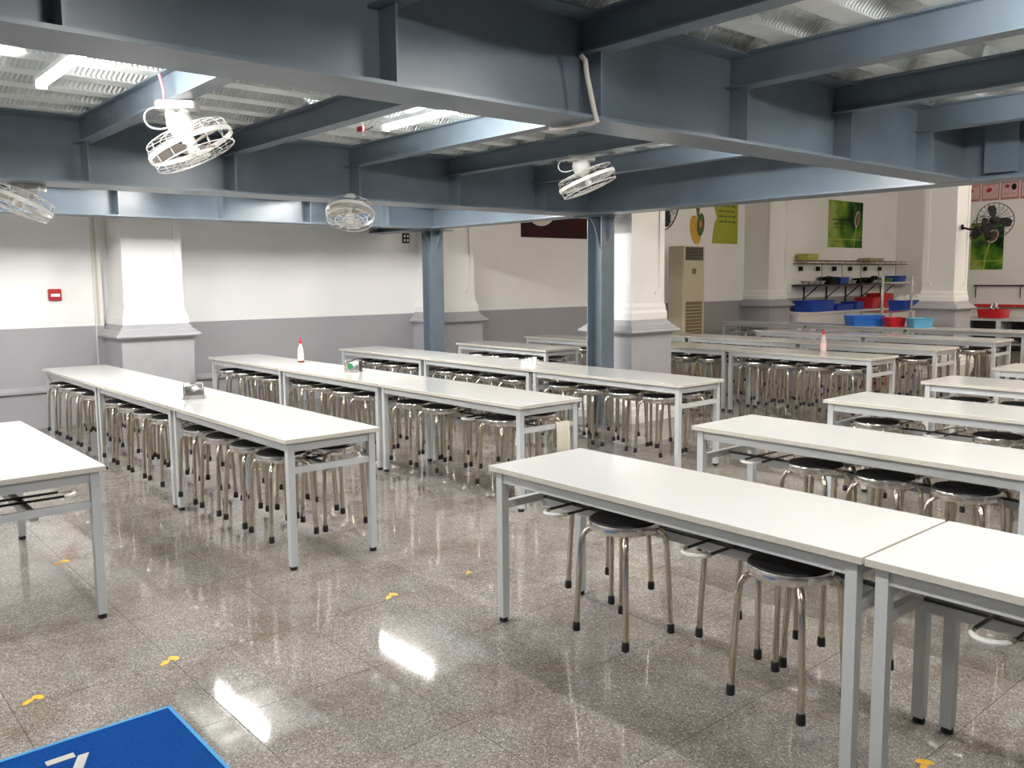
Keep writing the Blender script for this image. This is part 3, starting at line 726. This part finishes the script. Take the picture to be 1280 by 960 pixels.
# ------------------------------------------------------------------ air conditioner
t = thing('floor_air_conditioner', 'tall cream floor-standing air conditioner beside the lime print', 'air conditioner', (-10.08, 13.03, 0))
MB().rr(0, 0, [(0, 0), (0, 2.18), (.01, 2.19)], .175, .32, .02).build('cabinet', 'cream', t)
MB().box(.174, .180, -.26, .26, 1.93, 2.165).build('air_outlet', 'black', t)
for k in range(8): MB().box(.180, .19, -.255, .255, 1.947 + k * .027, 1.951 + k * .027).build('louvre', 'cream', t)
MB().box(.174, .18, -.06, .05, 1.68, 1.78).build('control_panel', 'brownp', t)
MB().box(.174, .182, -.24, .24, .25, 1.17).build('intake_grille', 'brownp', t)
for k in range(14): MB().box(.182, .186, -.23, .23, .29 + k * .062, .30 + k * .062).build('grille_bar', 'cream', t)

# ------------------------------------------------------------------ black wall fans
def wall_fan(base, head, axis, R, label):
    t = thing('wall_fan', label, 'fan', base, 0, 'black wall fans')
    hd = Vector(head) - Vector(base); a = Vector(axis).normalized()
    q = Vector((0, 0, 1)).rotation_difference(a).to_matrix().to_4x4(); q.translation = hd
    MB().lathe([(.001, 0), (.05, 0), (.05, .03), (.001, .035)], 14).xf(Vector((0, 0, 1)).rotation_difference(Vector((hd.x, hd.y, 0)).normalized()).to_matrix().to_4x4()).build('wall_plate', 'black', t)
    bk = hd - a * .14
    MB().tube([(0, 0, 0), hd * .25 + Vector((0, 0, -.07)), hd * .6 + Vector((0, 0, -.12)), bk + Vector((0, 0, -.06)), bk], .018, 8).build('arm', 'black', t)
    MB().lathe([(.001, -.2), (.06, -.19), (.075, -.14), (.07, -.07), (.03, -.05), (.001, -.05)], 16).xf(q).build('motor', 'black', t)
    g = MB(); g.ring(R, .008, 0, 36, 6)
    for rr_, z in ((R * .7, .06), (R * .4, .075), (R * .7, -.055), (R * .4, -.065)): g.ring(rr_, .003, z, 30, 4)
    for k in range(22):
        an = 2 * math.pi * k / 22; cs, sn = math.cos(an), math.sin(an)
        g.tube([(x * cs, x * sn, z) for x, z in ((.05, -.065), (R * .7, -.055), (R, 0), (R * .7, .06), (.05, .08))], .0028, 4)
    g.build('guard', 'blackm', t).data.transform(q)
    MB().lathe([(.001, .085), (.05, .083), (.05, .07), (.001, .068)], 14).xf(q).build('badge', 'black', t)
    MB().lathe([(.001, -.05), (.04, -.05), (.04, .03), (.001, .045)], 14).xf(q).build('hub', 'black', t)
    for k in range(3):
        L = []
        for x, wd, tw_ in ((.035, .03, .6), (.12, .07, .5), (.2, .085, .4), (R * .88, .05, .3)):
            L.append([(x, s * wd * math.cos(tw_) + .02, s * wd * math.sin(tw_) * .5 + zt) for s, zt in ((-1, 0), (1, 0), (1, .003), (-1, .003))])
        MB().loft(L, 0, True).xf(q @ Matrix.Rotation(2.1 * k + .3, 4, 'Z')).build('blade', 'black', t)
wall_fan((-6.75, 7.86, 2.40), (-6.66, 8.20, 2.47), (.75, .12, -.1), .29, 'black wall fan half hidden behind the plaster column')
wall_fan((-6.50, 16.25, 2.46), (-5.98, 16.35, 2.56), (.55, -.75, .1), .30, 'black wall fan on the far plaster column, right of it')
wall_fan((-6.62, 16.66, 2.42), (-6.47, 17.12, 2.42), (.75, -.45, -.1), .27, 'black wall fan peeping out behind the far plaster column')

# ------------------------------------------------------------------ dish corner in the far hall
def tub(name, label, x, y, z, hx, hy, hgt, m_, rz=0, tilt=0, cat='basin', flare=.03, grp='plastic tubs'):
    t = thing(name, label, cat, (x, y, z), rz, grp); t.rotation_euler = (tilt, 0, rz)
    r = min(hx, hy) * .3
    MB().rr(0, 0, [(flare, 0), (0, hgt), (-.015, hgt), (-.015, hgt + .008), (.006, hgt + .008), (flare + .008, .01)], hx, hy, r, 0, 4).build('shell', m_, t)
    MB().tube([(-hx * .4, -hy - .014, hgt - .012), (-hx * .4, -hy - .028, hgt - .03), (hx * .4, -hy - .028, hgt - .03), (hx * .4, -hy - .014, hgt - .012)], .006, 5).build('handle', m_, t)
    return t
t = thing('washing_counter', 'low white masonry counter along the wall under the dish shelves', 'counter', (-10.28, 19.6, 0))
MB().box(-.36, .36, -2.95, 2.95, 0, .79).build('body', 'wallplain', t); MB().box(-.37, .40, -2.97, 2.97, .79, .83).build('slab', 'white', t)
tub('blue_tub', 'large dark blue tub on the white counter, leftmost', -10.25, 17.85, .83, .28, .48, .24, 'blue')
tub('blue_tray', 'low dark blue tray on the white counter beside the large tub', -10.25, 18.86, .83, .25, .40, .13, 'blue')
tub('blue_tray', 'dark blue tray turned askew left of the red crates', -10.24, 19.58, .83, .21, .24, .17, 'blue', .1)
tub('red_crate', 'red crate leaning beside the blue tray on the white counter', -10.2, 20.24, .84, .24, .26, .25, 'red', .12, 0, 'crate')
tub('red_crate', 'taller red crate on the white counter behind the steel rack', -10.2, 20.84, .84, .24, .27, .34, 'red', -.08, 0, 'crate')
# steel rack with blue tub and white bundles
t = thing('steel_tube_rack', 'stainless tube rack left of the far plaster column', 'rack', (-8.7, 18.1, 0))
for y in (-.66, .66, 1.9):
    MB().tube([(.22, y, 0), (.22, y, 1.6)], .03, 10).build('post', 'rim', t)
    MB().tube([(-.22, y, 0), (-.22, y, .84)], .025, 10).build('rear_leg', 'rim', t)
MB().tube([(.22, -.66, 1.46), (.22, 1.9, 1.46)], .02, 8).build('rail', 'rim', t)
MB().box(-.24, .24, -.68, 1.92, .84, .87).build('shelf', 'rim', t)
tub('blue_tub', 'dark blue tub holding white bundles on the steel rack', -8.74, 19.22, .871, .2, .62, .20, 'blue')
for k, y in enumerate((18.85, 19.22, 19.59)):
    tag(MB().lathe([(.001, 0), (.12, .03), (.16, .12), (.14, .23), (.05, .31), (.001, .315)], 14).build('white_bundle', 'paper', None, (-8.74, y, .882), (0, 0, k)), 'round white bundle in the blue tub on the rack, %s from the left' % ORD[k], 'bundle', 'white bundles')
# basins on the farthest table row
tub('blue_basin', 'bright blue basin on the farthest table row', -7.36, 14.5, TH, .30, .20, .17, 'blue2', .9)
tub('red_basin', 'red basin between two blue basins on the farthest row', -6.83, 14.5, TH, .15, .16, .15, 'red', .9)
tub('light_blue_basin', 'light blue basin on the farthest table row', -6.40, 14.5, TH, .18, .15, .15, 'lblue', .9)
t = thing('plate_rack_wire', 'rusty wire wall rack with small hooks above the dish shelf', 'wall rack', (WX, 20.0, 1.9))
for x in (.05, .36): MB().tube([(x, -2.4, 0), (x, 2.5, 0)], .012, 6).build('rail', 'brownp', t); MB().tube([(x, -2.4, .07), (x, 2.5, .07)], .008, 6).build('rail', 'brownp', t)
for k in range(18): MB().tube([(.0, -2.35 + .28 * k, 0), (.36, -2.35 + .28 * k, 0), (.36, -2.35 + .28 * k, .07)], .007, 5).build('cross_wire', 'brownp', t)
for k in range(6): MB().box(.02, .07, -2.15 + .75 * k, -2.05 + .75 * k, -.16, -.06).build('hook_block', 'black', t)
for k in range(5): MB().tube([(.395, -1.8 + .9 * k, -.47), (.395, -1.8 + .9 * k, -.02), (.36, -1.8 + .9 * k, 0)], .008, 5).build('strut', 'brownp', t)
t = thing('dish_shelf', 'long black wall shelf crowded with bowls and baskets', 'shelf', (WX, 20.0, 1.40))
MB().box(.0, .40, -2.4, 2.5, 0, .03).build('board', 'blackm', t)
for y in (-1.9, -.9, 0, .8, 1.8):
    MB().tube([(.02, y, -.02), (.02, y, -.38), (.06, y, -.40)], .02, 6).build('bracket', 'blackm', t)
    MB().tube([(.02, y, -.3), (.36, y, -.015)], .014, 6).build('brace', 'blackm', t)
def on_shelf(y): return (WX + .22, y, 1.431)
k = 0
for y in (17.78, 18.02, 18.26, 18.50, 19.72, 19.95, 21.0, 21.25):
    tag(MB().lathe([(.001, 0), (.05, 0), (.055, .015), (.10, .08), (.096, .08), (.05, .02), (.001, .018)], 16).build('white_bowl', 'bowl', None, on_shelf(y)), 'small pale bowl on the black dish shelf, %s from the left' % ORD[k], 'bowl', 'bowls on the dish shelf'); k += 1
tub('black_basket', 'black basket with dark greens at the left of the dish shelf', WX + .22, 18.83, 1.432, .16, .19, .16, 'black', 0, 0, 'basket')
tub('blue_basket', 'small dark blue basket in the middle of the dish shelf', WX + .22, 19.33, 1.432, .15, .22, .15, 'blue', 0, 0, 'basket')
for i, (y, s) in enumerate(((20.28, 1.), (20.68, 1.1))):
    tag(MB().lathe([(.001, 0), (.08 * s, .01), (.15 * s, .07 * s), (.17 * s, .13 * s), (.16 * s, .13 * s), (.13 * s, .07 * s), (.001, .02)], 18).build('black_wok', 'black', None, on_shelf(y)), 'black wok on the dish shelf, %s of two' % ('left' if i == 0 else 'right'), 'wok')
import bmesh
def lump(name, label, y, z, r, m_, seed):
    rl = random.Random(seed); bm = bmesh.new(); bmesh.ops.create_icosphere(bm, subdivisions=2, radius=r)
    for v in bm.verts:
        v.co *= rl.uniform(.78, 1.12); v.co.z *= .62; v.co.y *= 1.25
    lo = min(v.co.z for v in bm.verts)
    for v in bm.verts: v.co.z -= lo
    me = bpy.data.meshes.new(name); bm.to_mesh(me); bm.free(); me.materials.append(M[m_])
    for p in me.polygons: p.use_smooth = True
    tag(link(name, me, None, (WX + .22, y, z)), label, 'bundle')
lump('dark_greens', 'heap of dark green leaves in the black basket on dish shelf', 18.83, 1.45, .155, 'green', 3)
lump('black_bag', 'crumpled black bag on the dish shelf right of the woks', 21.02 - .0, 1.5125, .09, 'black', 4)
tub('green_basket', 'dark green basket near the right end of the dish shelf', WX + .2, 21.62, 1.432, .14, .22, .12, 'green', 0, 0, 'basket')
tub('blue_crate', 'large blue crate at the right end of the dish shelf', WX + .24, 22.14, 1.432, .18, .25, .17, 'blue', 0, 0, 'crate')
tub('lime_basket', 'lime green basket on the left end of the wire rack', WX + .2, 17.92, 1.982, .15, .25, .13, 'lime', 0, 0, 'basket')
tub('cream_tray', 'cream tray lying on the right half of the wire rack', WX + .2, 20.9, 1.982, .15, .4, .06, 'cream', 0, 0, 'tray')

# serving counter right of the far column
t = thing('serving_counter', 'grey serving counter with dark openings by the far wall', 'counter', (-6.0, 20.35, 0))
MB().box(-2.0, 2.0, -.35, .35, .62, .68).build('top', 'frame', t)
MB().box(-2.0, 2.0, .30, .35, 0, .62).build('back_panel', 'blackm', t)
for x in (-2.0, -1.2, -.4, .4, 1.2, 1.96): MB().box(x, x + .09, -.35, .30, 0, .62).build('upright', 'frame', t)
MB().box(-2, 2, -.35, .30, .03, .06).build('shelf', 'blackm', t)
tub('red_basin', 'red round basin heaped with steel cups near the far wall', -7.33, 20.2, .681, .27, .26, .18, 'red', 0)
rnd = random.Random(5); cups = []
for n_, rr_, zz in ((6, .135, .693), (1, 0, .693), (5, .10, .796), (3, .055, .899)):
    for k in range(n_): cups.append((rr_ * math.cos(6.283 * k / n_ + zz * 9), rr_ * math.sin(6.283 * k / n_ + zz * 9), zz))
for x, y, zz in cups:
    mt_ = Matrix.Translation((-7.33 + x, 20.2 + y, zz)) @ Matrix.Rotation(rnd.uniform(-.2, .2), 4, 'X') @ Matrix.Rotation(rnd.uniform(-.2, .2), 4, 'Y')
    tag(MB().lathe([(.001, 0), (.03, 0), (.038, .1), (.035, .1), (.028, .006), (.001, .005)], 12).xf(mt_).build('steel_cup', 'rim', None), 'shiny steel cup heaped in the red basin near the far wall', 'cup', 'steel cups in the red basin')
tag(MB().box(-8.6, -4, YB - .14, YB - .001, .84, .90).build('red_shelf_edge', 'red'), 'long red strip shelf along the far wall', 'shelf')
t = thing('wall_rail', 'dark hanging rail on the far wall below the green poster', 'rail', (-6.4, YB, 1.35))
MB().tube([(-2.25, -.08, 0), (2.2, -.08, 0)], .018, 8).build('bar', 'blackm', t)
for x in (-2.2, -1.2, 0, 1.2): MB().tube([(x, 0, 0), (x, -.08, 0), (x, -.09, -.3)], .012, 6).build('hook', 'blackm', t)
